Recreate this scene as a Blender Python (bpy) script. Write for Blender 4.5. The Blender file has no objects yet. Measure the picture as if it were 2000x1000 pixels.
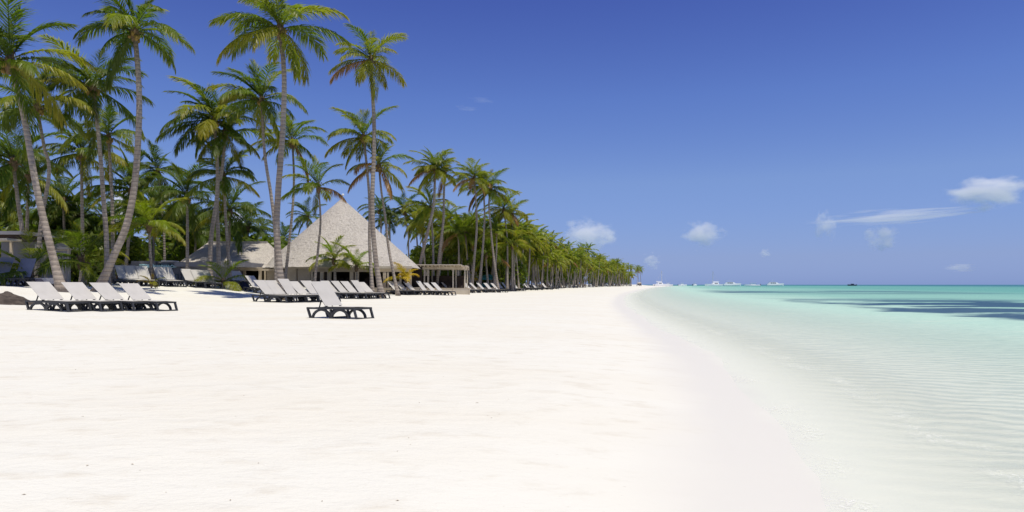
import bpy, math, random
from math import sin, cos, pi, radians, sqrt, exp
from mathutils import Vector, Matrix, noise

random.seed(11)
SC = bpy.context.scene
COL = SC.collection
# ------------------------------------------------------------------ camera
F = 1333.33          # focal length in pixels of the 2000 px wide photograph (24 mm on 36 mm)
HC = 0.95            # eye height over the sand
HZ = 556.0           # horizon row
cd = bpy.data.cameras.new('camera'); cam = bpy.data.objects.new('camera', cd); COL.objects.link(cam)
cd.lens = 24; cd.sensor_width = 36; cd.shift_y = (HZ - 500) / 2000
cd.clip_start = 0.05; cd.clip_end = 60000
cam.location = (0, 0, HC); cam.rotation_euler = (radians(90), 0, 0)
SC.camera = cam
# ------------------------------------------------------------------ sky, sun, exposure
SUN = Vector((0.17, -0.20, 0.965)).normalized()
w = bpy.data.worlds.new('World'); SC.world = w; w.use_nodes = True
wn = w.node_tree.nodes; wl = w.node_tree.links; wn.clear()
sky = wn.new('ShaderNodeTexSky'); sky.sky_type = 'NISHITA'; sky.sun_disc = False
sky.sun_elevation = math.asin(SUN.z); sky.sun_rotation = math.atan2(SUN.x, SUN.y)
sky.altitude = 0; sky.air_density = 1.0; sky.dust_density = 0.1; sky.ozone_density = 1.5
tint = wn.new('ShaderNodeMix'); tint.data_type = 'RGBA'; tint.blend_type = 'MULTIPLY'
tint.inputs[0].default_value = 1.0; tint.inputs[7].default_value = (1, 1, 1, 1)
# deep polarised blue: the same correction by height above the horizon all the way round
tc = wn.new('ShaderNodeTexCoord'); sx_ = wn.new('ShaderNodeSeparateXYZ'); wl.new(tc.outputs['Generated'], sx_.inputs[0])
rp = wn.new('ShaderNodeValToRGB'); wl.new(sx_.outputs[2], rp.inputs[0]); wl.new(rp.outputs[0], tint.inputs[7])
er = rp.color_ramp.elements
for i_, (z_, c_) in enumerate(((0.0, (.33, .51, 1.36)), (.038, (.47, .57, 1.15)), (.07, (.54, .63, 1.13)), (.145, (.70, .77, 1.17)), (.258, (.62, .72, 1.24)), (.385, (.48, .54, 1.15)), (1.0, (.60, .65, 1.04)))):
    e_ = er[i_] if i_ < 2 else er.new(z_)
    e_.position = z_; e_.color = tuple(q_ / 1.4 for q_ in c_) + (1,)
bg = wn.new('ShaderNodeBackground'); bg.inputs[1].default_value = 0.119
wo = wn.new('ShaderNodeOutputWorld')
wl.new(sky.outputs[0], tint.inputs[6]); wl.new(tint.outputs[2], bg.inputs[0]); wl.new(bg.outputs[0], wo.inputs[0])
sl = bpy.data.lights.new('sun', 'SUN'); sl.energy = 4.3; sl.angle = radians(0.53); sl.color = (1.0, 0.935, 0.80)
so = bpy.data.objects.new('sun', sl); COL.objects.link(so); so.location = (0, 0, 60)
so.rotation_euler = SUN.to_track_quat('Z', 'Y').to_euler()
SC.view_settings.view_transform = 'Standard'; SC.view_settings.look = 'None'
SC.view_settings.exposure = 0.10; SC.view_settings.gamma = 1.0
SC.render.engine = 'CYCLES'
cy = SC.cycles
cy.max_bounces = 10; cy.diffuse_bounces = 3; cy.glossy_bounces = 2; cy.transmission_bounces = 4
cy.transparent_max_bounces = 12; cy.volume_bounces = 8; cy.use_denoising = True
cy.caustics_reflective = False; cy.caustics_refractive = False

# ------------------------------------------------------------------ helpers
def lin(r, g, b):
    f = lambda c: (c / 12.92 if c <= 0.04045 else ((c + 0.055) / 1.055) ** 2.4)
    return (f(r / 255), f(g / 255), f(b / 255), 1)

def P(px, py, d):
    return Vector(((px - 1000) / F * d, d, HC - (py - HZ) / F * d))

def interp(pts, x):
    if x <= pts[0][0]: return pts[0][1]
    for (a, va), (b, vb) in zip(pts, pts[1:]):
        if x <= b:
            u = (x - a) / (b - a); return va + (vb - va) * u
    return pts[-1][1]

def smooth(a, b, x):
    u = max(0, min(1, (x - a) / (b - a))); return u * u * (3 - 2 * u)

SHORE = [(-6000, -900), (-300, -50), (-60, -7.5), (-20, -2.2), (0, .6), (3.6, 1.6), (5, 2.0), (6.5, 2.42), (9.5, 2.98), (12.9, 3.42), (19, 4.1),
         (30, 5.3), (41, 6.7), (60, 9.8), (84, 14), (150, 28), (250, 50), (400, 86), (560, 128), (640, 148), (740, 140),
         (900, 40), (1200, -300), (6000, -3000), (20000, -12000)]
def xs_raw(y): return interp(SHORE, y)
def xs(y):
    if y < 1 or y > 380:
        return xs_raw(y)
    h = 0.12 * y + .3
    return (xs_raw(y - h) + 2 * xs_raw(y) + xs_raw(y + h)) / 4
PROFILE = [(0, -.25), (.8, -.17), (2, -.08), (4, -.02), (8, .0), (13, .03), (17, .11), (20, .17), (23, .42), (27, .8), (31, 1.0), (45, 1.1), (400, 1.15)]
SEA = -0.25
def prof(t):
    if t < 0:
        return SEA - (0.035 * -t if t > -10 else .35 + .02 * min(40, -t - 10))
    return interp(PROFILE, t)
def lumps(x, y, t):
    a = smooth(1.5, 5, t)
    z = a * .03 * noise.noise(Vector((x * .32, y * .32, 3.1)))
    z += a * .012 * noise.noise(Vector((x * 1.5, y * 1.1, 7.7)))
    z += .012 * noise.noise(Vector((x * .45, y * .35, 1.3))) * (1 - a) * smooth(-6, -1, t)
    z += .003 * noise.noise(Vector((x * 2.3, y * 1.7, 4.4))) * smooth(-2, -.3, t) * (1 - smooth(.5, 2.0, t))
    z += smooth(18, 26, t) * .12 * noise.noise(Vector((x * .2, y * .2, 9.2)))
    return z
def gz(x, y):
    t = xs(y) - x
    return prof(t) + lumps(x, y, t)

def link(name, me, parent=None, mat=None):
    o = bpy.data.objects.new(name, me); COL.objects.link(o)
    if parent: o.parent = parent
    if mat is not None and me is not None:
        me.materials.clear(); me.materials.append(mat)
    return o

def thing(name, label, cat, loc=(0, 0, 0), rz=0, group=None):
    o = bpy.data.objects.new(name, None); COL.objects.link(o)
    o.empty_display_size = .2
    o.location = loc; o.rotation_euler = (0, 0, rz); o['label'] = label; o['category'] = cat
    if group: o['group'] = group
    return o

def copy_tree(o, parent=None):
    c = o.copy(); COL.objects.link(c); c.parent = parent
    for ch in list(o.children): copy_tree(ch, c)
    return c

class MB:
    def __init__(s): s.v = []; s.f = []; s.a = []
    def box(s, x0, x1, y0, y1, z0, z1):
        n = len(s.v)
        for z in (z0, z1):
            s.v += [(x0, y0, z), (x1, y0, z), (x1, y1, z), (x0, y1, z)]
        s.f += [tuple(n + i for i in q) for q in ((3, 2, 1, 0), (4, 5, 6, 7), (0, 1, 5, 4), (1, 2, 6, 5), (2, 3, 7, 6), (3, 0, 4, 7))]
        return s
    def bar(s, a, b, wy, wz, up=Vector((0, 1, 0))):
        a = Vector(a); b = Vector(b); d = (b - a).normalized(); n = d.cross(up).normalized() * wz / 2; u = up * wy / 2
        k = len(s.v)
        for p in (a, b):
            for i, j in ((-1, -1), (1, -1), (1, 1), (-1, 1)):
                s.v.append(tuple(p + u * i + n * j))
        s.f += [tuple(k + i for i in q) for q in ((3, 2, 1, 0), (4, 5, 6, 7), (0, 1, 5, 4), (1, 2, 6, 5), (2, 3, 7, 6), (3, 0, 4, 7))]
        return s
    def tube(s, pts, rad, n=8, cap=True):
        pts = [Vector(p) for p in pts]
        if not hasattr(rad, '__len__'): rad = [rad] * len(pts)
        k = len(s.v); ref = None
        for i, p in enumerate(pts):
            d = (pts[min(i + 1, len(pts) - 1)] - pts[max(i - 1, 0)]).normalized()
            if ref is None:
                ref = Vector((1, 0, 0)) if abs(d.x) < .9 else Vector((0, 1, 0))
            u = (ref - d * ref.dot(d)).normalized(); v = d.cross(u); ref = u
            for j in range(n):
                a = 2 * pi * j / n
                s.v.append(tuple(p + (u * cos(a) + v * sin(a)) * rad[i]))
        for i in range(len(pts) - 1):
            for j in range(n):
                s.f.append((k + i * n + j, k + i * n + (j + 1) % n, k + (i + 1) * n + (j + 1) % n, k + (i + 1) * n + j))
        if cap:
            s.f.append(tuple(k + j for j in range(n))[::-1]); s.f.append(tuple(k + (len(pts) - 1) * n + j for j in range(n)))
        return s
    def ball(s, c, rx, ry, rz, n=8, m=5):
        k = len(s.v); c = Vector(c)
        s.v.append(tuple(c + Vector((0, 0, rz))))
        for i in range(1, m):
            th = pi * i / m
            for j in range(n):
                a = 2 * pi * j / n
                s.v.append(tuple(c + Vector((rx * sin(th) * cos(a), ry * sin(th) * sin(a), rz * cos(th)))))
        s.v.append(tuple(c - Vector((0, 0, rz)))); e = len(s.v) - 1
        for j in range(n):
            s.f.append((k, k + 1 + j, k + 1 + (j + 1) % n))
            s.f.append((e, k + 1 + (m - 2) * n + (j + 1) % n, k + 1 + (m - 2) * n + j))
        for i in range(m - 2):
            for j in range(n):
                s.f.append((k + 1 + i * n + j, k + 1 + (i + 1) * n + j, k + 1 + (i + 1) * n + (j + 1) % n, k + 1 + i * n + (j + 1) % n))
        return s
    def mesh(s, name, mat=None, sm=False):
        me = bpy.data.meshes.new(name); me.from_pydata([tuple(v) for v in s.v], [], s.f); me.update()
        if s.a and len(s.a) == len(s.v):
            at = me.attributes.new('tip', 'FLOAT', 'POINT'); at.data.foreach_set('value', s.a)
        if sm: me.polygons.foreach_set('use_smooth', [True] * len(me.polygons))
        if mat: me.materials.append(mat)
        return me
    def build(s, name, mat, parent=None, sm=False):
        return link(name, s.mesh(name, mat, sm), parent)

# ------------------------------------------------------------------ materials
class N:
    """tiny node helper"""
    def __init__(s, name):
        s.m = bpy.data.materials.new(name); s.m.use_nodes = True
        s.n = s.m.node_tree.nodes; s.l = s.m.node_tree.links; s.n.clear()
        s.out = s.n.new('ShaderNodeOutputMaterial')
    def new(s, t, **k):
        n = s.n.new(t)
        for a, b in k.items(): setattr(n, a, b)
        return n
    def to(s, a, b): s.l.new(a, b)
    def inp(s, sock, v):
        if isinstance(v, bpy.types.NodeSocket): s.l.new(v, sock)
        else: sock.default_value = v
    def math(s, op, a, b=0.0, c=None, clamp=False):
        n = s.new('ShaderNodeMath', operation=op); n.use_clamp = clamp
        s.inp(n.inputs[0], a); s.inp(n.inputs[1], b)
        if c is not None: s.inp(n.inputs[2], c)
        return n.outputs[0]
    def rng(s, v, a, b, c=0.0, d=1.0):
        n = s.new('ShaderNodeMapRange', interpolation_type='SMOOTHSTEP')
        s.inp(n.inputs[0], v)
        for i, q in enumerate((a, b, c, d)): n.inputs[i + 1].default_value = q
        return n.outputs[0]
    def mix(s, f, a, b, mode='MIX'):
        n = s.new('ShaderNodeMix', data_type='RGBA', blend_type=mode)
        s.inp(n.inputs[0], f); s.inp(n.inputs[6], a); s.inp(n.inputs[7], b)
        return n.outputs[2]
    def noise(s, vec, scale, detail=4, rough=.55, dist=0):
        n = s.new('ShaderNodeTexNoise'); n.inputs['Scale'].default_value = scale; n.inputs['Detail'].default_value = detail
        n.inputs['Roughness'].default_value = rough; n.inputs['Distortion'].default_value = dist
        if vec is not None: s.to(vec, n.inputs['Vector'])
        return n.outputs[0]
    def coord(s, which='Object'): return s.new('ShaderNodeTexCoord').outputs[which]
    def mapping(s, vec, sc=(1, 1, 1), rot=(0, 0, 0)):
        n = s.new('ShaderNodeMapping'); s.to(vec, n.inputs[0]); n.inputs['Scale'].default_value = sc; n.inputs['Rotation'].default_value = rot
        return n.outputs[0]
    def attr(s, name): return s.new('ShaderNodeAttribute', attribute_name=name).outputs['Fac']
    def bump(s, h, st, dist=.05):
        n = s.new('ShaderNodeBump'); s.to(h, n.inputs['Height']); n.inputs['Strength'].default_value = st; n.inputs['Distance'].default_value = dist
        return n.outputs[0]
    def bsdf(s, col, rough=.6, normal=None, spec=.3):
        n = s.new('ShaderNodeBsdfPrincipled'); s.inp(n.inputs['Base Color'], col); s.inp(n.inputs['Roughness'], rough)
        n.inputs['Specular IOR Level'].default_value = spec
        if normal is not None: s.to(normal, n.inputs['Normal'])
        return n.outputs[0]
    def done(s, sh): s.to(sh, s.out.inputs[0]); return s.m

def plain(name, c1, c2=None, rough=.6, scale=3.0, bump=.15, spec=.3, stretch=(1, 1, 1)):
    k = N(name); v = k.mapping(k.coord(), stretch)
    n1 = k.noise(v, scale, 5); n2 = k.noise(v, scale * 9, 3)
    c2 = c2 or tuple(x * .75 for x in c1[:3]) + (1,)
    f = k.math('ADD', k.math('MULTIPLY', n1, .7), k.math('MULTIPLY', n2, .3))
    col = k.mix(k.rng(f, .35, .65), c1, c2)
    return k.done(k.bsdf(col, rough, k.bump(n2, bump, .02), spec))

M = {}
# sand: dry coral white, a damp band along the water's edge
k = N('sand'); g = k.new('ShaderNodeNewGeometry').outputs['Position']; t = k.attr('shore')
big = k.noise(k.mapping(g, (.35, 1, 1), (0, 0, .35)), .5, 4); mid = k.noise(k.mapping(g, (1, 1.9, 1), (0, 0, -.35)), 2.2, 6, .62); fine = k.noise(g, 26, 3, .6)
vor = k.new('ShaderNodeTexVoronoi', feature='SMOOTH_F1'); vor.inputs['Scale'].default_value = 1.35; k.to(k.mapping(g, (.8, 1.5, 1), (0, 0, .5)), vor.inputs['Vector'])
dry = k.mix(k.rng(big, .35, .7), (.672, .662, .600, 1), (.655, .632, .555, 1))
dry = k.mix(k.math('MULTIPLY', k.rng(mid, .50, .74), .7), dry, (.570, .535, .455, 1))
speck = k.noise(k.mapping(g, (1, 3, 1)), 30, 2, .5)
dry = k.mix(k.math('MULTIPLY', k.rng(speck, .70, .77), .35), dry, (.28, .23, .17, 1))
tt = k.math('ADD', t, k.math('MULTIPLY', k.math('SUBTRACT', k.noise(g, .8, 3), .5), .7))
wet = k.rng(tt, 1.2, .35)
col = k.mix(wet, dry, (.628, .612, .560, 1))
col = k.mix(k.rng(tt, .12, -.3), col, (.650, .645, .575, 1))
h = k.math('ADD', k.math('ADD', k.math('MULTIPLY', mid, .9), k.math('MULTIPLY', fine, .12)), k.math('MULTIPLY', vor.outputs[0], .35))
h = k.math('MULTIPLY', h, k.rng(tt, .6, 3.0, .06, 1))
M['sand'] = k.done(k.bsdf(col, k.math('SUBTRACT', .95, k.math('MULTIPLY', wet, .35)), k.bump(h, .65, .08), .2))
# water
k = N('sea_water'); g = k.new('ShaderNodeNewGeometry').outputs['Position']; t = k.attr('shore')
wob = k.math('MULTIPLY', k.math('SUBTRACT', k.noise(g, .12, 4), .5), 5.0)
tw = k.math('ADD', t, k.math('MULTIPLY', wob, k.rng(t, -1, -12)))
body = k.mix(k.rng(tw, -1.5, -6), (.655, .712, .640, 1), (.54, .665, .59, 1))
body = k.mix(k.rng(tw, -4.5, -11), body, (.42, .60, .515, 1))
body = k.mix(k.rng(tw, -10, -24), body, (.25, .465, .40, 1))
body = k.mix(k.rng(tw, -22, -75), body, (.13, .345, .31, 1))
body = k.mix(k.rng(tw, -90, -330), body, (.045, .17, .225, 1))
streak = k.noise(k.mapping(g, (.30, 1.0, 1), (0, 0, .18)), .085, 5, .6)
patch = k.noise(k.mapping(g, (.12, .30, 1), (0, 0, -.6)), 1.0, 5, .6)
tb = k.math('ADD', t, k.math('MULTIPLY', k.math('SUBTRACT', k.noise(k.mapping(g, (.35, 1, 1), (0, 0, -.5)), .35, 5, .65), .5), 9.0))
band = k.math('MULTIPLY', k.rng(tb, -11.8, -13.2), k.rng(tb, -36, -25))
fd = k.new('ShaderNodeSeparateXYZ'); k.to(g, fd.inputs[0])
near = k.math('MULTIPLY', band, k.rng(fd.outputs[1], 66, 46))
far_ = k.math('MULTIPLY', k.math('MULTIPLY', k.rng(t, -10, -16), k.rng(t, -60, -35)), k.math('MULTIPLY', k.rng(fd.outputs[1], 82, 94), k.rng(fd.outputs[1], 150, 125)))
gm = k.math('ADD', k.math('MULTIPLY', near, k.rng(patch, .43, .50)), k.math('MULTIPLY', far_, k.rng(streak, .40, .52)), clamp=True)
body = k.mix(k.math('MULTIPLY', gm, .93), body, (.030, .075, .150, 1))
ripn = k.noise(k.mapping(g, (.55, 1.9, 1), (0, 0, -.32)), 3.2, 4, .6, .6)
pale = k.noise(k.mapping(g, (.25, 1, 1), (0, 0, -.25)), 1.3, 5, .65, .4)
body = k.mix(k.math('MULTIPLY', k.rng(pale, .56, .72), k.rng(t, -22, -3, 0, .45)), body, (.68, .71, .60, 1))
opac = k.math('ADD', k.rng(t, .1, -2.6, 0, .62), k.rng(t, -2.6, -11, 0, .36))
dif = k.new('ShaderNodeBsdfDiffuse')
tr = k.new('ShaderNodeBsdfTransparent'); tr.inputs[0].default_value = (.985, 1, .992, 1)
swell = k.noise(k.mapping(g, (.35, 1.2, 1), (0, 0, -.2)), .9, 3, .5)
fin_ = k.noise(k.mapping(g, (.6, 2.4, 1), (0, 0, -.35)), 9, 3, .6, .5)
bn = k.bump(k.math('ADD', k.math('ADD', k.math('MULTIPLY', ripn, .7), swell), k.math('MULTIPLY', fin_, .22)), .55, .16)
lace = k.noise(g, 38, 3, .7); te = k.math('ADD', t, k.math('MULTIPLY', k.math('SUBTRACT', k.noise(g, 1.1, 4), .5), .9))
edge = k.math('MAXIMUM', k.math('MULTIPLY', k.rng(te, -.5, -.05), k.rng(te, .5, .1)), k.math('MULTIPLY', k.math('MULTIPLY', k.rng(te, -1.5, -1.25), k.rng(te, -1.0, -1.2)), .7))
foam = k.math('MULTIPLY', edge, k.math('MULTIPLY', k.rng(lace, .5, .62), k.rng(k.noise(g, 1.4, 4), .42, .6)))
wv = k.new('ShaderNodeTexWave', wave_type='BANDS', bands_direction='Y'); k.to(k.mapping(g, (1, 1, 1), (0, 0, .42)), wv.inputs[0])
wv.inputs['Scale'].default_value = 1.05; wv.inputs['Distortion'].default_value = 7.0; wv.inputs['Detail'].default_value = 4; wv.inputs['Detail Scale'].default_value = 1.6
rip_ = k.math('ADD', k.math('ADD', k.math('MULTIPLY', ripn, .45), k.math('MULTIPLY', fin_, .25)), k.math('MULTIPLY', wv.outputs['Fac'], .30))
body = k.mix(1.0, body, k.mix(k.rng(rip_, .30, .70), (.83, .87, .885, 1), (1.13, 1.105, 1.07, 1)), 'MULTIPLY')  # caustic-like light and dark of the ripples, painted into the water colour
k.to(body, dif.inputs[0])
fd_ = k.new('ShaderNodeBsdfDiffuse'); fd_.inputs[0].default_value = (.82, .82, .79, 1)
mx = k.new('ShaderNodeMixShader'); k.to(opac, mx.inputs[0]); k.to(tr.outputs[0], mx.inputs[1]); k.to(dif.outputs[0], mx.inputs[2])
fr = k.new('ShaderNodeFresnel'); fr.inputs[0].default_value = 1.33; k.to(bn, fr.inputs[1]); k.to(bn, dif.inputs['Normal'])
gl = k.new('ShaderNodeBsdfGlossy'); gl.inputs['Roughness'].default_value = .18; k.to(bn, gl.inputs['Normal'])
mg = k.new('ShaderNodeMixShader'); k.to(k.math('MULTIPLY', k.math('MINIMUM', k.math('MULTIPLY', fr.outputs[0], .30), .13), k.rng(t, .1, -2.0)), mg.inputs[0]); k.to(mx.outputs[0], mg.inputs[1]); k.to(gl.outputs[0], mg.inputs[2])
mf = k.new('ShaderNodeMixShader'); k.to(k.math('MULTIPLY', foam, .6), mf.inputs[0]); k.to(mg.outputs[0], mf.inputs[1]); k.to(fd_.outputs[0], mf.inputs[2])
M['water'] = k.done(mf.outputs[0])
# palm trunk
k = N('palm_bark'); c = k.coord(); s = k.new('ShaderNodeSeparateXYZ'); k.to(c, s.inputs[0])
z = k.math('ADD', s.outputs[2], k.math('MULTIPLY', k.noise(c, 3, 2), .10))
ring = k.math('PINGPONG', k.math('MULTIPLY', z, 4.6), .5)
n1 = k.noise(k.mapping(c, (1, 1, .3)), 2.2, 5); n2 = k.noise(k.mapping(c, (6, 6, 1)), 4, 3)
col = k.mix(k.rng(n1, .3, .7), (.385, .33, .27, 1), (.26, .215, .175, 1))
col = k.mix(k.rng(ring, .07, .0), col, (.09, .07, .055, 1))
col = k.mix(k.math('MULTIPLY', k.rng(n2, .6, .75), .4), col, (.46, .43, .38, 1))
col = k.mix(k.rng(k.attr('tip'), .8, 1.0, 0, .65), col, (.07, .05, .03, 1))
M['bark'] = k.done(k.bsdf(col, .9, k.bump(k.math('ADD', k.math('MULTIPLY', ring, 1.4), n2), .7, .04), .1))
# leaves
def leaf(name, a, b, tipc, trans=.35, tw=.9):
    k = N(name); r = k.new('ShaderNodeObjectInfo').outputs['Random']; tp = k.attr('tip')
    n = k.noise(k.coord(), 2.2, 3)
    col = k.mix(k.math('ADD', k.math('MULTIPLY', r, .75), k.math('MULTIPLY', k.math('SUBTRACT', n, .5), .8), clamp=True), a, b)
    col = k.mix(k.math('MULTIPLY', k.rng(tp, .55, 1.0), tw), col, tipc)
    p = k.bsdf(col, .42, None, .35)
    tl = k.new('ShaderNodeBsdfTranslucent'); k.to(k.mix(1.0, col, (1.5, 1.6, .7, 1), 'MULTIPLY'), tl.inputs[0])
    m = k.new('ShaderNodeMixShader'); m.inputs[0].default_value = trans; k.to(p, m.inputs[1]); k.to(tl.outputs[0], m.inputs[2])
    return k.done(m.outputs[0])
M['green'] = leaf('frond_green', (.105, .165, .016, 1), (.165, .205, .020, 1), (.28, .23, .04, 1), .50, .6)
M['dark'] = leaf('frond_dark_green', (.068, .118, .015, 1), (.110, .150, .018, 1), (.20, .17, .03, 1), .48, .5)
M['yellow'] = leaf('frond_yellow_green', (.185, .215, .020, 1), (.27, .25, .024, 1), (.35, .26, .04, 1), .48, .7)
M['lime'] = leaf('frond_lime_green', (.175, .230, .020, 1), (.260, .265, .024, 1), (.36, .26, .04, 1), .52, .6)
M['fresh'] = leaf('frond_fresh_green', (.17, .25, .018, 1), (.26, .29, .022, 1), (.34, .26, .04, 1), .55, .5)
M['gold'] = leaf('frond_gold', (.42, .33, .02, 1), (.50, .33, .03, 1), (.5, .30, .05, 1), .4, .7)
M['dead'] = leaf('frond_dead', (.30, .165, .05, 1), (.25, .14, .055, 1), (.36, .22, .11, 1), .32, .8)
M['shrub'] = leaf('shrub_leaf', (.090, .140, .016, 1), (.175, .210, .022, 1), (.21, .19, .03, 1), .48, .5)
M['coco'] = plain('coconut_husk', (.30, .19, .05, 1), (.16, .12, .03, 1), .7, 4)
M['fibre'] = plain('palm_fibre', (.20, .14, .08, 1), (.11, .075, .045, 1), .95, 8, .5)
M['stem'] = plain('shrub_stem', (.14, .10, .07, 1), None, .9, 6, .4)
M['plastic'] = plain('dark_lounger_plastic', (.030, .032, .036, 1), (.045, .046, .05, 1), .5, 4, .05, .4)
k = N('sling_fabric'); c = k.coord(); a = k.noise(k.mapping(c, (90, 6, 90)), 1, 2); b = k.noise(c, 2.5, 4); r = k.new('ShaderNodeObjectInfo').outputs['Random']
col = k.mix(k.rng(b, .3, .75), (.50, .482, .45, 1), (.45, .432, .402, 1)); col = k.mix(k.math('MULTIPLY', r, .35), col, (.41, .395, .37, 1))
M['sling'] = k.done(k.bsdf(col, .8, k.bump(a, .2, .01), .2))
M['sling_blue'] = plain('blue_grey_sling', (.23, .24, .29, 1), (.19, .20, .25, 1), .8, 3, .1)
k = N('thatch'); c = k.coord()
a = k.noise(k.mapping(c, (1, 1, .22)), 9, 5, .7); b = k.noise(c, .7, 4); d2 = k.noise(k.mapping(c, (1, 1, .6)), 24, 3, .7)
col = k.mix(k.rng(a, .34, .66), (.56, .525, .475, 1), (.37, .335, .295, 1)); col = k.mix(k.math('MULTIPLY', k.rng(b, .4, .7), .4), col, (.57, .525, .47, 1))
col = k.mix(k.math('MULTIPLY', k.rng(d2, .6, .75), .55), col, (.25, .215, .18, 1))
M['thatch'] = k.done(k.bsdf(col, .95, k.bump(k.math('ADD', a, d2), .9, .06), .05))
M['beige'] = plain('beige_plaster', (.46, .39, .29, 1), (.38, .315, .23, 1), .85, 1.2, .15)
M['cream'] = plain('cream_timber', (.56, .48, .36, 1), (.44, .36, .26, 1), .7, 2.0, .3, .2, (1, 1, .3))
M['canvas'] = plain('cream_canvas', (.60, .53, .42, 1), (.52, .45, .34, 1), .8, 1.5, .1)
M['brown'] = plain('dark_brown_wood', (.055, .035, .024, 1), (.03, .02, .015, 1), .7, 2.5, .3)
M['floor'] = plain('stone_floor', (.34, .29, .23, 1), None, .8, 2)
M['grey'] = plain('grey_render', (.145, .145, .160, 1), (.115, .115, .128, 1), .85, .8, .1)
M['greylt'] = plain('pale_grey_render', (.235, .235, .255, 1), (.19, .19, .205, 1), .8, .9, .1)
M['white'] = plain('white_paint', (.78, .78, .76, 1), (.68, .68, .66, 1), .5, 1.5, .05)
M['glass'] = plain('dark_teal_glass', (.012, .028, .034, 1), (.02, .04, .046, 1), .08, .5, 0, .6)
M['sign'] = plain('pale_cyan_lettering', (.45, .68, .72, 1), (.35, .60, .66, 1), .5, 4, 0)
M['purple'] = plain('purple_print', (.07, .035, .12, 1), None, .7, 4, .1)
M['seaweed'] = plain('dry_seaweed', (.105, .085, .068, 1), (.045, .036, .03, 1), .95, 5, .8)
M['teal'] = plain('teal_canvas', (.05, .25, .24, 1), None, .7, 2, .1)
M['boat'] = plain('boat_gelcoat', (.86, .86, .85, 1), (.82, .82, .82, 1), .3, .6, 0, .5)
M['boatdark'] = plain('dark_boat_paint', (.03, .05, .075, 1), None, .4, .6, 0, .5)
M['alu'] = plain('mast_aluminium', (.62, .64, .66, 1), None, .4, 1, 0, .5)
M['red'] = plain('red_paint', (.45, .06, .05, 1), None, .5, 2, 0)
M['cushion'] = plain('white_cushion', (.66, .63, .60, 1), None, .85, 3, .1)
M['navy'] = plain('navy_cover', (.015, .02, .045, 1), None, .8, 3, .1)

# ------------------------------------------------------------------ ground and sea
def steps(a, b, d):
    n = max(1, round((b - a) / d)); return [a + (b - a) * i / n for i in range(n)]
YS = [-6000, -2000, -600, -200, -80, -40, -20, -10, -5] + steps(-2, 14, .16) + steps(14, 40, .5) + steps(40, 100, 1.5)
y_ = 100
while y_ < 1300: YS.append(y_); y_ *= 1.035
YS += [1500, 2000, 3000, 6000, 12000, 20000]
TG = [-3000, -800, -200, -60, -30, -20, -14, -10, -8, -6, -5] + steps(-4, 4, .11) + steps(4, 12, .25) + steps(12, 34, .6) + [34, 38, 45, 60, 90, 150, 300, 800, 3000, 9000]
TW = [-40000, -15000, -6000, -3000, -1500, -900, -600, -450, -350, -280, -220, -170, -130, -100, -80, -65, -52, -42, -36, -31, -27, -24, -21, -18.5, -16, -14, -12, -10, -8.5, -7, -6, -5, -4, -3, -2, -1, -.5, 0, .5, 1.2, 2.2]
def sheet(name, ts, zf, mat):
    v = []; at = []; f = []; n = len(ts)
    for y in YS:
        x0 = xs(y)
        for t in ts:
            x = x0 - t; v.append((x, y, zf(x, y, t))); at.append(t)
    for i in range(len(YS) - 1):
        for j in range(n - 1):
            a = i * n + j; f.append((a, a + n, a + n + 1, a + 1))
    me = bpy.data.meshes.new(name); me.from_pydata(v, [], f); me.update()
    me.attributes.new('shore', 'FLOAT', 'POINT').data.foreach_set('value', at)
    me.polygons.foreach_set('use_smooth', [True] * len(me.polygons))
    me.materials.append(mat)
    o = link(name, me); o['kind'] = 'structure'
    return o
sheet('beach', TG, lambda x, y, t: prof(t) + lumps(x, y, t), M['sand'])
sheet('sea', TW, lambda x, y, t: SEA, M['water'])

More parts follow.
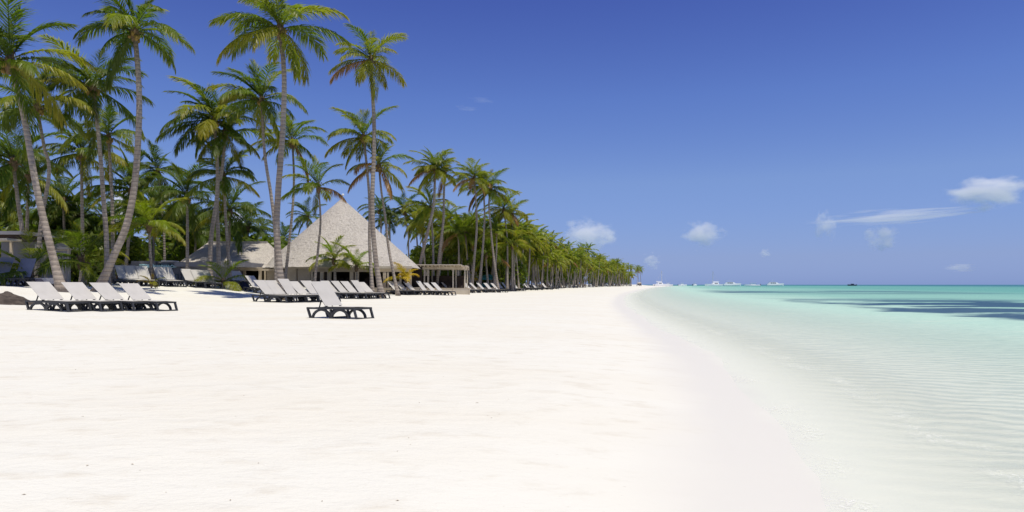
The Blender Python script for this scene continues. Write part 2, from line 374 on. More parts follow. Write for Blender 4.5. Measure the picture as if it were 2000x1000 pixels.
# ------------------------------------------------------------------ palms
def make_frond(seed, pitch, droop, hang, mat, nl=84, wid=.0155, vee=.25, lmax=.34, seg2=True):
    """unit-length frond leaving the origin along +X at the given pitch, drooping under gravity (-Z)"""
    r = random.Random(seed); mb = MB()
    n = 16; pts = [Vector((0, 0, 0))]; tang = []; tw = r.uniform(-.25, .25)
    for i in range(n):
        s = (i + .5) / n
        a = pitch - droop * (s ** 1.5); az = tw * s * s
        d = Vector((cos(a) * cos(az), cos(a) * sin(az), sin(a))); tang.append(d); pts.append(pts[-1] + d / n)
    # rachis
    mb.tube(pts, [max(.002, .0085 * (1 - .8 * i / n)) for i in range(n + 1)], 4, False)
    mb.a += [0.0] * len(mb.v)
    for i in range(nl):
        for sd in (-1, 1):
            if r.random() < .05: continue
            s = .10 + .89 * (i + r.uniform(0, .9)) / nl
            q = s * n; j = min(n - 1, int(q)); p = pts[j].lerp(pts[j + 1], q - j); d = tang[j]
            side = d.cross(Vector((0, 0, 1)))
            if side.length < .2: side = Vector((0, -1, 0))
            side.normalize(); up = side.cross(d).normalized()
            L = lmax * (min(1, .35 + 2.2 * (s - .08)) * (1 - .72 * max(0, s - .5) ** 1.3 * 1.9)) * r.uniform(.8, 1.12)
            sw = .55 + .55 * s + r.uniform(-.22, .22)
            o = (side * sd * cos(sw) + d * sin(sw) + up * vee * (1 - s)).normalized()
            h1 = hang * r.uniform(.55, 1.25); g = Vector((0, 0, -1))
            d1 = (o + g * h1 * .45).normalized(); d2 = (o * .8 + g * h1 * 1.45).normalized()
            wv = d1.cross(g); wv = (wv.normalized() if wv.length > .1 else side) 
            wv = (wv + Vector((r.uniform(-.5, .5), r.uniform(-.5, .5), r.uniform(-.5, .5)))).normalized() * wid * .5
            m = p + d1 * L * .5; e = m + d2 * L * .5; b = len(mb.v)
            mb.v += [tuple(p - wv * .6), tuple(p + wv * .6), tuple(m + wv), tuple(m - wv), tuple(e)]
            mb.a += [.15 + .3 * s, .15 + .3 * s, .35 + .4 * s, .35 + .4 * s, .6 + .4 * s]
            mb.f += [(b, b + 1, b + 2, b + 3), (b + 3, b + 2, b + 4)]
    return mb, mat

# pitch classes: name -> (pitch, droop, hang, vee)
CLS = {'spear': (1.38, .45, .12, .35), 'high': (1.02, .85, .32, .4), 'mid': (.60, 1.10, .55, .35),
       'flat': (.22, 1.05, .85, .25), 'low': (-.22, .95, 1.25, .1), 'hang': (-.75, .7, 1.3, 0)}
FR = {}
def frond_mesh(cls, colr, var):
    key = (cls, colr, var)
    if key not in FR:
        p, d, hg, ve = CLS[cls]; r = random.Random(hash((cls, var)) % 99991 if False else len(cls) * 131 + var * 17 + ord(cls[0]))
        mb, m = make_frond(r.randint(0, 10**6), p + r.uniform(-.12, .12), d + r.uniform(-.2, .35), hg, M[colr], vee=ve)
        FR[key] = mb.mesh('frond', m)
    return FR[key]

def spline(cp, n):
    out = []
    P_ = [cp[0] * 2 - cp[1]] + cp + [cp[-1] * 2 - cp[-2]]
    for i in range(1, len(P_) - 2):
        a, b, c, d = P_[i - 1:i + 3]
        for j in range(n):
            u = j / n
            out.append(.5 * ((2 * b) + (c - a) * u + (a * 2 - b * 5 + c * 4 - d) * u * u + (b * 3 - a - c * 3 + d) * u ** 3))
    out.append(cp[-1]); return out

def trunk_mesh(pts, r0, flare=1.9, sides=10):
    """pts relative to the base"""
    mb = MB(); L = [0]
    for a, b in zip(pts, pts[1:]): L.append(L[-1] + (b - a).length)
    rad = [r0 * (1 - .38 * l / L[-1]) * (1 + (flare - 1) * exp(-l / .55)) for l in L]
    mb.tube(pts, rad, sides)
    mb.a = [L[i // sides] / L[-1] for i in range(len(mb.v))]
    return mb.mesh('trunk', M['bark'], True)

def coco_mesh(seed):
    r = random.Random(seed); mb = MB()
    for i in range(9):
        a = r.uniform(0, 2 * pi); mb.ball((.26 * cos(a), .26 * sin(a), -.28 + r.uniform(-.16, .14)), .11, .11, .14, 6, 4)
    return mb.mesh('coconut_cluster', M['coco'], True)
COCO = [coco_mesh(i) for i in range(3)]
def heart_mesh():
    mb = MB(); mb.tube([(0, 0, -.55), (0, 0, -.2), (0, 0, .15), (0, 0, .5)], [.15, .24, .20, .05], 8)
    for i in range(7):
        a = i * 2.4; mb.tube([(.12 * cos(a), .12 * sin(a), -.15), (.42 * cos(a), .42 * sin(a), -.05 + .25 * (i % 3)), (.62 * cos(a), .62 * sin(a), -.25 + .2 * (i % 3))], [.035, .03, .012], 5)
    return mb.mesh('crown_heart', M['fibre'], True)
HEART = heart_mesh()

def palm(cp, label, L=3.6, nf=24, style='g', r0=None, seed=0, group='coconut palms along the beach', spread=1.0, name='coconut_palm', coco=True, low=1.0, tilt=(0, 0), cat='palm tree', lowcut=None):
    """cp: world control points from base to crown"""
    r = random.Random(seed * 7 + 3); base = cp[0]
    root = thing(name, label, cat, base, 0, group)
    rel = [p - base for p in cp]
    if r0:
        link('trunk', trunk_mesh(spline(rel, 7), r0), root)
    top = rel[-1]
    h = link('crown_heart', HEART, root); h.location = top; sc = L / 3.6; h.scale = (sc, sc, sc)
    if coco and r.random() < .8:
        c = link('coconut_cluster', COCO[seed % 3], root); c.location = top; c.scale = (sc, sc, sc); c.rotation_euler = (0, 0, r.uniform(0, 6))
    az = r.uniform(0, 6.28)
    for i in range(nf):
        u = (i + .5) / nf; az += 2.39996 + r.uniform(-.25, .25)
        cls = 'spear' if u < .10 else 'high' if u < .34 else 'mid' if u < .58 else 'flat' if u < .80 else 'low' if u < .80 + .13 * low else 'hang'
        if lowcut and u > lowcut: break
        if style == 'g':   c = ('green' if r.random() < .62 else 'lime') if u < .74 else r.choice(('yellow', 'green', 'yellow', 'lime', 'green', 'dead') if u > .88 else ('green', 'lime', 'yellow', 'green'))
        elif style == 'm': c = r.choice(('dark', 'green', 'dark', 'lime')) if u < .72 else r.choice(('green', 'dark', 'yellow', 'dark', 'yellow'))
        elif style == 'd': c = 'dark' if u < .85 else r.choice(('dark', 'dark', 'yellow'))
        elif style == 'o': c = r.choice(('green', 'lime')) if u < .50 else r.choice(('lime', 'yellow', 'yellow')) if u < .72 else r.choice(('yellow', 'dead', 'yellow', 'yellow'))
        elif style == 'y': c = r.choice(('lime', 'lime', 'yellow', 'green'))
        elif style == 'l': c = r.choice(('fresh', 'fresh', 'lime')) if u < .62 else r.choice(('fresh', 'yellow'))
        else:              c = 'gold' if r.random() < .7 else 'yellow'
        f = link('frond', frond_mesh(cls, c, r.randint(0, 3)), root)
        s = L * r.uniform(.76, 1.12) * (.72 if cls == 'spear' else 1)
        f.location = top + Vector((0, 0, .16 * sc if u < .4 else 0)); f.scale = (s, s * spread, s)
        f.rotation_euler = (tilt[0] + r.uniform(-.16, .16), tilt[1] + r.uniform(-.16, .16), az + .35 * sin(az))
    return root

def at(px, d, sink=.08):
    x = (px - 1000) / F * d; return Vector((x, d, gz(x, d) - sink))
def pp(d, basepx, *pix, dd=0.0):
    """control points: base on the ground at that distance, then the trunk's pixels at about the same distance"""
    out = [at(basepx, d)]
    for i, (a, b) in enumerate(pix): out.append(P(a, b, d + dd * (i + 1) / len(pix)))
    return out

G1 = 'tall palms of the beach grove'
PALMS = [
 # d, base px, trunk pixels..., label, L, style, r0, n fronds
 (30, 122, [(98, 480), (72, 370), (45, 220), (20, 122)], 'leftmost tall palm with grey curved trunk leaning left out of frame', 3.5, 'm', .20, 26),
 (36, 70, [(80, 440), (96, 335), (86, 285), (72, 208)], 'palm with thin S bent trunk behind the leftmost leaning palm', 3.2, 'm', .14, 24),
 (37, 209, [(208, 470), (203, 400), (194, 280), (182, 172)], 'upright palm with bushy crown between leaning palm and tallest left palm', 3.4, 'm', .17, 26),
 (33, 190, [(222, 500), (247, 440), (263, 360), (271, 250), (271, 160), (263, 62)], 'tall palm with sweeping pale trunk curving up to the right at left', 3.2, 'm', .22, 22),
 (42, 220, [(220, 430), (217, 350), (212, 268)], 'shorter straight palm tucked against the sweeping pale trunk', 2.8, 'm', .14, 22),
 (50, 160, [(161, 450), (160, 380), (159, 300)], 'palm with yellow flower stalk behind the left grove', 3.6, 'm', .16, 24),
 (46, 48, [(44, 460), (36, 400), (26, 318)], 'bushy dark palm at the left edge behind leaning trunks', 4.0, 'd', .18, 26),
 (60, 322, [(320, 450), (315, 395), (308, 335)], 'dark palm with horizontal fronds right of the sweeping pale trunk', 3.5, 'd', .14, 22),
 (54, 366, [(366, 480), (366, 430), (364, 385)], 'dense low palm left of the crossing pair of trunks', 3.8, 'd', .16, 26),
 (47, 410, [(412, 470), (424, 380), (424, 310), (418, 236)], 'left palm of the crossing pair with wide tiered crown', 3.8, 'm', .19, 28),
 (48, 428, [(426, 460), (424, 390), (434, 330), (440, 262)], 'right palm of the crossing pair leaning to the right', 3.4, 'm', .18, 22),
 (50, 450, [(444, 470), (440, 410), (437, 345)], 'palm with long drooping fronds right of the crossing pair', 3.5, 'm', .15, 22),
 (43, 541, [(538, 460), (530, 385), (517, 300), (511, 196)], 'slender bent palm just left of the big central trunk', 3.2, 'm', .15, 24),
 (36, 552, [(541, 460), (543, 380), (552, 260), (555, 150), (547, 56)], 'tallest palm with thick trunk in front of the low thatched roof', 3.6, 'g', .235, 24),
 (52, 554, [(562, 500), (572, 400), (574, 340), (571, 278)], 'thin palm leaning right behind the tallest thick palm', 3.1, 'g', .14, 22),
 (50, 612, [(622, 480), (626, 430), (622, 366)], 'small palm with loose open crown in front of the thatched cone', 2.9, 'g', .12, 16),
 (44.5, 746, [(733, 500), (727, 400), (731, 260), (724, 118)], 'tall palm with orange lower fronds right of the thatched peak', 3.0, 'o', .20, 22),
 (50, 728, [(722, 480), (722, 400), (717, 330), (710, 268)], 'palm with brown skirt behind the tall orange skirted palm', 3.0, 'o', .15, 22),
 (51, 778, [(760, 490), (752, 420), (745, 375), (740, 325)], 'leaning palm right of the thatched peak with thin bowed trunk', 2.8, 'o', .13, 20),
 (66, 814, [(822, 510), (836, 450), (847, 400), (850, 330)], 'palm leaning right in front of the pergola with golden crown', 3.0, 'o', .20, 24),
 (67, 852, [(858, 500), (866, 430), (867, 380), (869, 340)], 'right palm of the golden pair above the pergola', 3.0, 'o', .18, 22),
 (70, 846, [(846, 500), (845, 460), (841, 408)], 'lower palm beneath the golden pair above the pergola', 3.2, 'y', .16, 22),
 (76, 921, [(926, 510), (931, 450), (930, 400), (926, 348)], 'left palm of three tall ones right of the pergola', 3.2, 'o', .17, 22),
 (80, 934, [(941, 510), (946, 440), (946, 400), (943, 365)], 'middle palm of three tall ones right of the pergola', 3.2, 'o', .17, 20),
 (80, 974, [(964, 500), (958, 440), (955, 400), (958, 372)], 'right palm of three tall ones right of the pergola', 3.2, 'g', .17, 22),
 (88, 991, [(991, 510), (990, 460), (984, 410)], 'left palm of the pair with orange skirts right of the tall three', 3.3, 'o', .16, 22),
 (92, 1005, [(1003, 510), (1001, 460), (1000, 418)], 'right palm of the pair with orange skirts right of the tall three', 3.2, 'o', .16, 20),
 (90, 799, [(798, 490), (797, 455), (790, 414)], 'slim dark palm standing behind the right roof slope', 3.3, 'd', .13, 20),
 (88, 744, [(744, 480), (744, 430), (742, 412)], 'left of two dark palms peeking over the right roof slope', 3.2, 'd', .15, 20),
 (90, 762, [(762, 480), (761, 450), (761, 432)], 'right of two dark palms peeking over the right roof slope', 3.2, 'd', .15, 20),
 (88, 600, [(600, 480), (600, 450), (601, 424)], 'dark palm behind the left slope of the thatched cone', 3.2, 'd', .15, 22),
 (92, 875, [(875, 500), (874, 450), (873, 420)], 'small crowned thin palm behind the golden pair', 2.2, 'y', .10, 16),
 (95, 920, [(920, 500), (920, 460), (919, 437)], 'small yellow crowned palm left of the tall three', 2.5, 'y', .12, 18),
 (84, 895, [(896, 510), (896, 480), (894, 455)], 'leafy palm filling the gap right of the pergola', 3.2, 'g', .15, 22),
 (82, 965, [(968, 520), (970, 480), (969, 455)], 'low bright palm under the crowns of the tall three', 3.0, 'y', .15, 20),
]
for i, (d, b, px, lab, L, st, r0, nf) in enumerate(PALMS):
    palm(pp(d, b, *px), lab, L * .97, round(nf * .86), st, r0 * (.80 if d < 40 else .86), 10 + i, G1)

# young and small palms
G2 = 'young palms planted near the buildings'
YOUNG = [
 (42, 298, [(294, 500), (291, 442)], 'bright yellow green young palm with slim trunk before the grey building', 2.7, 'l', .10, 18),
 (44, 434, [(436, 552)], 'knee high young palm with yellow base on open sand', 2.3, 'l', None, 12),
 (33, 60, [(58, 535)], 'broad young palm beside the blue grey loungers', 3.0, 'g', None, 12),
 (37, 168, [(166, 530), (158, 510)], 'young palm with short leaning stump left of the sweeping trunk', 3.0, 'g', .16, 14),
 (55.8, 655, [(654, 530), (652, 508)], 'left young palm before the thatched restaurant', 2.7, 'l', .13, 16),
 (55.5, 698, [(697, 540), (696, 522)], 'right young palm before the thatched restaurant', 2.5, 'l', .12, 15),
 (56, 793, [(793, 546)], 'golden clump of fronds at the corner of the restaurant', 1.9, 'a', None, 13),
 (88, 928, [(928, 545)], 'small orange tinted palm right of the pergola', 2.0, 'a', None, 11),
 (36, 296, [(296, 557)], 'low clump of golden fronds at the foot of the young palm', .95, 'a', None, 9),
]
for i, (d, b, px, lab, L, st, r0, nf) in enumerate(YOUNG):
    palm(pp(d, b, *px), lab, L, nf, st, r0, 70 + i, G2, name='young_palm', coco=False, low=1.0, lowcut=.84 if st in 'ag' and r0 else .90 if b == 298 else .72)

ONES = ['', 'first', 'second', 'third', 'fourth', 'fifth', 'sixth', 'seventh', 'eighth', 'ninth', 'tenth', 'eleventh', 'twelfth', 'thirteenth', 'fourteenth', 'fifteenth', 'sixteenth', 'seventeenth', 'eighteenth', 'nineteenth']
def ordn(n):
    if n < 20: return ONES[n]
    t_ = {2: 'twent', 3: 'thirt', 4: 'fort'}[n // 10]
    return t_ + 'ieth' if n % 10 == 0 else t_ + 'y-' + ONES[n % 10]
# background palms of the left grove, each with its own fronds
r = random.Random(5); nb = 0
BACK = []
for band, (d0, d1, x0, x1, n, h0, h1) in enumerate(((52, 66, -60, 250, 7, 5.0, 8.5), (60, 78, -40, 480, 9, 4.5, 8.0), (78, 110, 330, 560, 9, 6, 9), (84, 122, 815, 1015, 17, 4.5, 10.0), (74, 100, -80, 330, 7, 6, 9.5))):
    for i in range(n):
        d = r.uniform(d0, d1); px = x0 + (x1 - x0) * (i + r.uniform(.1, .9)) / n
        BACK.append((band, d, px, r.uniform(h0, h1)))
WORDS = ['dark palms in the thick of the left grove', 'shadowed palms behind the grey building', 'palms seen above the low thatched roof', 'leafy palms packed behind the pergola trunks', 'far palms glimpsed through the left grove']
BACK.sort(key=lambda q: (q[0], q[2])); cnt = {}
for i, (band, d, px, h) in enumerate(BACK):
    cnt[band] = cnt.get(band, 0) + 1
    b = at(px, d); ln = Vector((r.uniform(-.8, .8), r.uniform(-.6, .6), 0))
    palm([b, b + Vector((0, 0, h * .4)) + ln * .5, b + Vector((0, 0, h * .75)) + ln * .9, b + Vector((0, 0, h)) + ln], ordn(cnt[band]) + ' from left of the ' + WORDS[band], r.uniform(3.2, 4.2), 20, ('g', 'y', 'y')[i % 3] if band == 3 else 'd', .15, 100 + i, WORDS[band], coco=False)

# far palms of the coast: trunk + one joined crown each
def far_crown(seed, style):
    rr = random.Random(seed); mb = MB(); az = 0
    me_mats = []; idx = []
    for i in range(20):
        u = (i + .5) / 20; az += 2.4 + rr.uniform(-.3, .3)
        cls = 'spear' if u < .1 else 'high' if u < .34 else 'mid' if u < .58 else 'flat' if u < .8 else 'low' if u < .93 else 'hang'
        p, d, hg, ve = CLS[cls]
        colr = (rr.choice(('lime', 'green', 'lime')) if style else rr.choice(('lime', 'green'))) if u < (.93 if style == 0 else .8) else ('yellow' if style < 2 or rr.random() < .7 else 'dead')
        f, _ = make_frond(rr.randint(0, 10**6), p + rr.uniform(-.15, .15), d + rr.uniform(-.2, .3), hg, None, nl=22, wid=.05, vee=ve, lmax=.27)
        ca, sa = cos(az), sin(az); n = len(mb.v); L = 3.2 * rr.uniform(.85, 1.15) * (.7 if cls == 'spear' else 1)
        mb.v += [(L * (x * ca - y * sa), L * (x * sa + y * ca), L * z) for x, y, z in f.v]; mb.a += f.a
        mb.f += [tuple(n + q for q in fc) for fc in f.f]
        if colr not in me_mats: me_mats.append(colr)
        idx += [me_mats.index(colr)] * len(f.f)
    me = mb.mesh('crown')
    for c in me_mats: me.materials.append(M[c])
    me.polygons.foreach_set('material_index', idx)
    return me
CROWN = [far_crown(500 + i, i % 3) for i in range(6)]
TRK = []
for i in range(6):
    rr = random.Random(900 + i); ln = Vector((rr.uniform(-.14, .14), rr.uniform(-.1, .1), 0))
    TRK.append(([Vector((0, 0, 0)), Vector((0, 0, .35)) + ln * .55, Vector((0, 0, .7)) + ln * .95, Vector((0, 0, 1)) + ln], trunk_mesh([p * 11 for p in spline([Vector((0, 0, 0)), Vector((0, 0, .35)) + ln * .55, Vector((0, 0, .7)) + ln * .95, Vector((0, 0, 1)) + ln], 4)], .17, 1.8, 7)))
r = random.Random(21)
FP = []
def far_palm(d, off, h, lab, grp): FP.append((grp, (xs(d) - off) / d, d, off, h, lab))
def grow_far(d, off, h, lab, grp):
    x = xs(d) - off; i = r.randrange(6)
    root = thing('coconut_palm', lab, 'palm tree', (x, d, gz(x, d) - .1), r.uniform(0, 6.28), grp)
    s = h / 11
    tk = link('trunk', TRK[i][1], root); tk.scale = (s ** .3, s ** .3, s)
    top = TRK[i][0][-1] * 11
    c = link('crown', CROWN[r.randrange(6)], root); c.location = (top.x * s ** .3, top.y * s ** .3, top.z * s)
    q = r.uniform(.85, 1.15); c.scale = (q, q, q); c.rotation_euler = (r.uniform(-.1, .1), r.uniform(-.1, .1), r.uniform(0, 6))
FARS = [(88, 135, 26, 'palms in the near shoreline grove past the tall three', 17, 30), (120, 200, 34, 'palms in the middle stretch of the shoreline grove', 17, 30),
        (195, 330, 34, 'tiny palms in the far stretch of the shoreline grove', 17, 32), (320, 432, 24, 'tiny palms near the far tip of the coast', 17, 34)]
for d0, d1, n, lab, o0, o1 in FARS:
    for i in range(n):
        d = d0 + (d1 - d0) * (i + r.random()) / n
        off = r.uniform(o0, o1) if i % 2 else r.uniform(o0, o0 + 3)
        far_palm(d, off, r.uniform(*((4.8, 9.0) if d < 118 else (5.2, 10.2) if d < 200 else (6.5, 11.5))) * (1 if off < 24 else .92), lab, 'shoreline palms: ' + lab)
for d0, d1, n, lab in ((92, 180, 30, 'low palms under the near shoreline crowns'), (170, 420, 30, 'low palms under the far shoreline crowns')):
    for i in range(n):
        far_palm(d0 + (d1 - d0) * (i + r.random()) / n, r.uniform(19, 27), r.uniform(4.0, 8.5), lab, 'shoreline palms: ' + lab)
for d, off, h, lab in ((462, 16, 10.5, 'outermost lone palm at the tip of the coast'), (450, 14, 11, 'second lone palm from the tip of the coast'), (440, 16, 11.5, 'third lone palm from the tip of the coast')):
    far_palm(d, off, h, lab, 'lone palms at the tip of the coast')

FP.sort(); cnt = {}
for grp, _, d, off, h, lab in FP:
    cnt[grp] = cnt.get(grp, 0) + 1
    grow_far(d, off, h, lab if 'tip of' in lab and 'lone' in lab else ordn(cnt[grp]) + ' from left of the ' + lab, grp)

# shrubs: leaf clumps on stems
def shrub_meshes(seed):
    rr = random.Random(seed); mb = MB(); lobes = [(rr.uniform(-1, 1), rr.uniform(-.8, .8), rr.uniform(.5, 1.5), rr.uniform(.45, .8)) for _ in range(11)]
    for x, y, z, q in lobes:
        for _ in range(85):
            u = Vector((rr.gauss(0, 1), rr.gauss(0, 1), rr.gauss(0, 1))).normalized() * q * rr.uniform(.6, 1.05)
            p = Vector((x, y, z)) + u; a = Vector((rr.gauss(0, 1), rr.gauss(0, 1), rr.gauss(0, .6))).normalized(); b = a.cross(Vector((rr.gauss(0, 1), rr.gauss(0, 1), rr.gauss(0, 1)))).normalized()
            a *= .15; b *= .07; n = len(mb.v)
            mb.v += [tuple(p - a), tuple(p + b), tuple(p + a), tuple(p - b)]; mb.a += [rr.random() * .9] * 4; mb.f.append((n, n + 1, n + 2, n + 3))
    st = MB()
    for x, y, z, q in lobes: st.tube([(x * .1, y * .1, -.1), (x * .5, y * .5, z * .5), (x, y, z)], [.05, .035, .015], 5)
    return mb.mesh('foliage', M['shrub']), st.mesh('stem', M['stem'])
SHR = [shrub_meshes(i) for i in range(4)]
def shrub(x, y, s, lab, grp, h=1.0):
    i = r.randrange(4); root = thing('shrub', lab, 'shrub', (x, y, gz(x, y)), r.uniform(0, 6.28), grp)
    for nm, me in zip(('foliage', 'stem'), SHR[i]):
        o = link(nm, me, root); o.scale = (s, s, s * h)
for i in range(30):
    d = r.uniform(56, 70); px = -90 + 330 * (i + r.random()) / 30
    shrub((px - 1000) / F * d, d, r.uniform(1.5, 2.3), 'dark leafy shrub in the undergrowth of the left grove', 'undergrowth of the left grove', 1.2)
for i in range(16):
    d = r.uniform(68, 84); px = 235 + 320 * (i + r.random()) / 16
    shrub((px - 1000) / F * d, d, r.uniform(1.8, 2.5), 'shrub showing above the grey building and low roof', 'shrubs behind the grey building', 1.15)
for i in range(13):
    d = r.uniform(92, 118); px = 800 + 205 * (i + r.random()) / 13
    shrub((px - 1000) / F * d, d, r.uniform(1.7, 2.3), 'shrub packed behind the pergola and trunks', 'shrubs behind the pergola', 1.3)
for i in range(34):
    d = 92 * (540 / 92) ** ((i + r.random()) / 34); x = xs(d) - r.uniform(23, 30)
    shrub(x, d, r.uniform(2.0, 3.2), 'shrub in the dark undergrowth of the distant shoreline grove', 'undergrowth of the shoreline grove', 1.15)

# ------------------------------------------------------------------ thatched restaurant
def thatch_mesh(ring, n_course, nseg, z0, z1, seed, lip=.04, apex_pow=1.0):
    """overlapping ragged courses; ring(h, a) -> (x, y) with h 0 at the eave, 1 at the top"""
    rr = random.Random(seed); mb = MB()
    for c in range(n_course):
        h0 = c / n_course; h1 = min(.999, (c + 1.25) / n_course); n = len(mb.v)
        off = [rr.uniform(-.5, .5) for _ in range(nseg)]
        for j in range(nseg):
            a = 2 * pi * j / nseg
            (xa, ya), (xb, yb) = ring(h0, a), ring(h1, a)
            l = sqrt(xa * xa + ya * ya) + 1e-6; e = lip * (1 + .6 * off[j]); zz = z0 + (z1 - z0) * h0 - .03 + .06 * off[j]
            mb.v += [(xa * (1 + e / l), ya * (1 + e / l), zz), (xb, yb, z0 + (z1 - z0) * h1 - .01), (xa * (1 - .06 / l), ya * (1 - .06 / l), zz + .01)]
        for j in range(nseg):
            p = n + 3 * j; q = n + 3 * ((j + 1) % nseg)
            mb.f += [(p, q, q + 1, p + 1), (p + 2, q + 2, q, p)]
    return mb.mesh('thatch_roof', M['thatch'])
def sup(c, e): return (abs(c) ** e) * (1 if c >= 0 else -1)

HD = 64.0; hx = (668 - 1000) / F * HD; hzg = gz(hx, 58) + .05
rest = thing('thatched_restaurant', 'large open restaurant under a tall conical thatched roof', 'restaurant', (hx, HD, hzg))
ap = P(668, 389, HD).z - hzg; ev = P(668, 521, 57.6).z - hzg
def ring_main(h, a):
    R_ = 6.95 * (1 - h) + .10; ca, sa = cos(a), sin(a); e = .86
    x, y = sup(ca, e), sup(sa, e); th = .62
    return R_ * (x * cos(th) - y * sin(th)), R_ * (x * sin(th) + y * cos(th))
tr_ = link('thatch_roof', thatch_mesh(ring_main, 44, 160, ev, ap, 3, .022), rest)
fin = MB(); fin.tube([(0, 0, ap - .15), (0, 0, ap + .05), (0, 0, ap + .28)], [.16, .12, .05], 8).build('finial', M['red'], tr_)
MB().ball((.08, 0, ap + .40), .13, .10, .12).build('finial_cap', M['white'], tr_, True)
def X(px, d): return (px - 1000) / F * d - hx
def Zr(py, d): return P(0, py, d).z - hzg
fy = 58.2 - HD                                   # local y of the front line
def fbox(nm, mat, p0, p1, y0, y1, z0, z1, parent=rest):
    return MB().box(X(p0, 58.2), X(p1, 58.2), y0, y1, z0, z1).build(nm, mat, parent)
zt = ev + .06
MB().box(X(470, 58.2), X(812, 58.2), fy - .7, fy + 9, -.35, .02).build('floor_slab', M['floor'], rest)
fbox('fascia_beam', M['canvas'], 538, 806, fy - .42, fy - .22, ev - .14, ev + .06)
fbox('header_beam', M['beige'], 606, 802, fy - .02, fy + .2, ev - .42, ev - .14)
for a, b in ((556, 579), (581, 606)): fbox('wall_panel', M['beige'], a, b, fy, fy + .12, .02, ev - .14)
for a, b in ((607, 611), (625, 632), (639, 646), (683, 690), (693, 700), (722, 728), (748, 754), (756, 759), (780, 783), (798, 803)):
    fbox('column', M['cream'], a, b, fy, fy + .26, .02, ev - .42)
for a, b in ((612, 624), (633, 638)): fbox('shutter', M['brown'], a, b, fy + .08, fy + .14, .02, ev - .42)
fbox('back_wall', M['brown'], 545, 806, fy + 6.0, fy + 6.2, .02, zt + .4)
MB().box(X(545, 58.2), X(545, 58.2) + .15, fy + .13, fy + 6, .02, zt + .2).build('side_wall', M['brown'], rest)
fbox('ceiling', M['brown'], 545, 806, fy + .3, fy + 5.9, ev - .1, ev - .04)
for a, b in ((650, 664), (668, 681), (706, 718), (762, 776)):
    tb = fbox('bar_counter', M['brown'], a, b, fy + 1.2, fy + 1.7, .02, .85)

# lower wing with a hipped thatch
lx0, lx1 = (352 - 1000) / F * 63, (560 - 1000) / F * 63
lcx = (lx0 + lx1) / 2; lhx = (lx1 - lx0) / 2
wing = thing('thatched_wing', 'low thatched wing joined to the left of the conical roof', 'building', (lcx, 64, hzg))
wtop = P(0, 474, 64).z - hzg; wev = P(0, 522, 59).z - hzg
def ring_wing(h, a):
    ca, sa = cos(a), sin(a); e = .45
    return (sup(ca, e) * (lhx * (1 - h) + (lhx * .58) * h), sup(sa, e) * (4.6 * (1 - h) + .06))
link('thatch_roof', thatch_mesh(ring_wing, 24, 140, wev, wtop, 8, .022), wing)
mbx = MB(); mbx.box(-lhx * .56, lhx * .56, -.14, .14, wtop - .06, wtop + .12); mbx.build('ridge_cap', M['thatch'], wing)
def XW(px): return (px - 1000) / F * 59.6 - lcx
wy = 59.6 - 64
def wbox(nm, mat, p0, p1, y0, y1, z0, z1): return MB().box(XW(p0), XW(p1), y0, y1, z0, z1).build(nm, mat, wing)
wbox('eave_beam', M['cream'], 455, 548, wy - .6, wy - .42, wev - .30, wev - .12)
wbox('canopy_beam', M['cream'], 458, 520, wy - 1.0, wy - .85, wev - .12, wev)
for a, b in ((476, 480), (506, 511), (517, 520)): wbox('post', M['cream'], a, b, wy - .15, wy + .1, 0, wev - .30)
wbox('wall_panel', M['beige'], 521, 545, wy, wy + .12, 0, wev - .1)
wbox('wall_panel', M['greylt'], 462, 475, wy, wy + .12, 0, wev - .1)
wbox('back_wall', M['brown'], 440, 550, wy + 4, wy + 4.2, 0, wev)
wbox('floor_slab', M['floor'], 440, 548, wy - .8, wy + 3.9, -.5, -.01)

# pergola
PD = 64.5; pgx = (858 - 1000) / F * PD; pgz = gz(pgx, PD)
per = thing('pergola', 'cream timber pergola with slatted roof beside the thatched restaurant', 'pergola', (pgx, PD, pgz))
def XP(px, d=PD): return (px - 1000) / F * d - pgx
pz = P(0, 521, PD).z - pgz; zb = -.3
x0, x1 = XP(806), XP(912)
for j, dy in enumerate((0, 3.4)):
    MB().box(x0, x1, dy - .09, dy + .09, pz - .24 - .001 * j, pz - .02).build('beam', M['cream'], per)
    for px in (829, 836, 885, 908): MB().box(XP(px) - .06, XP(px) + .06, dy - .06, dy + .06, zb, pz - .25).build('post', M['canvas'], per)
ns = 15
for i in range(ns):
    xx = x0 + .1 + (x1 - x0 - .2) * i / (ns - 1)
    MB().box(xx - .06, xx + .06, -.5, 3.9, pz - .015, pz + .12).build('slat', M['cream'], per)
MB().box(x0 - .4, x1 - .5, -.7, 3.8, pz + .125, pz + .20).build('roof_canvas', M['canvas'], per)
MB().box(x0, x1 - .4, 3.9, 4.05, zb, pz - .8).build('back_wall', M['brown'], per)
for i, px in enumerate((842, 856, 870, 894)):
    MB().box(XP(px), XP(px + 6), 1.2, 1.9, zb, .75).build('table', M['brown'], per)
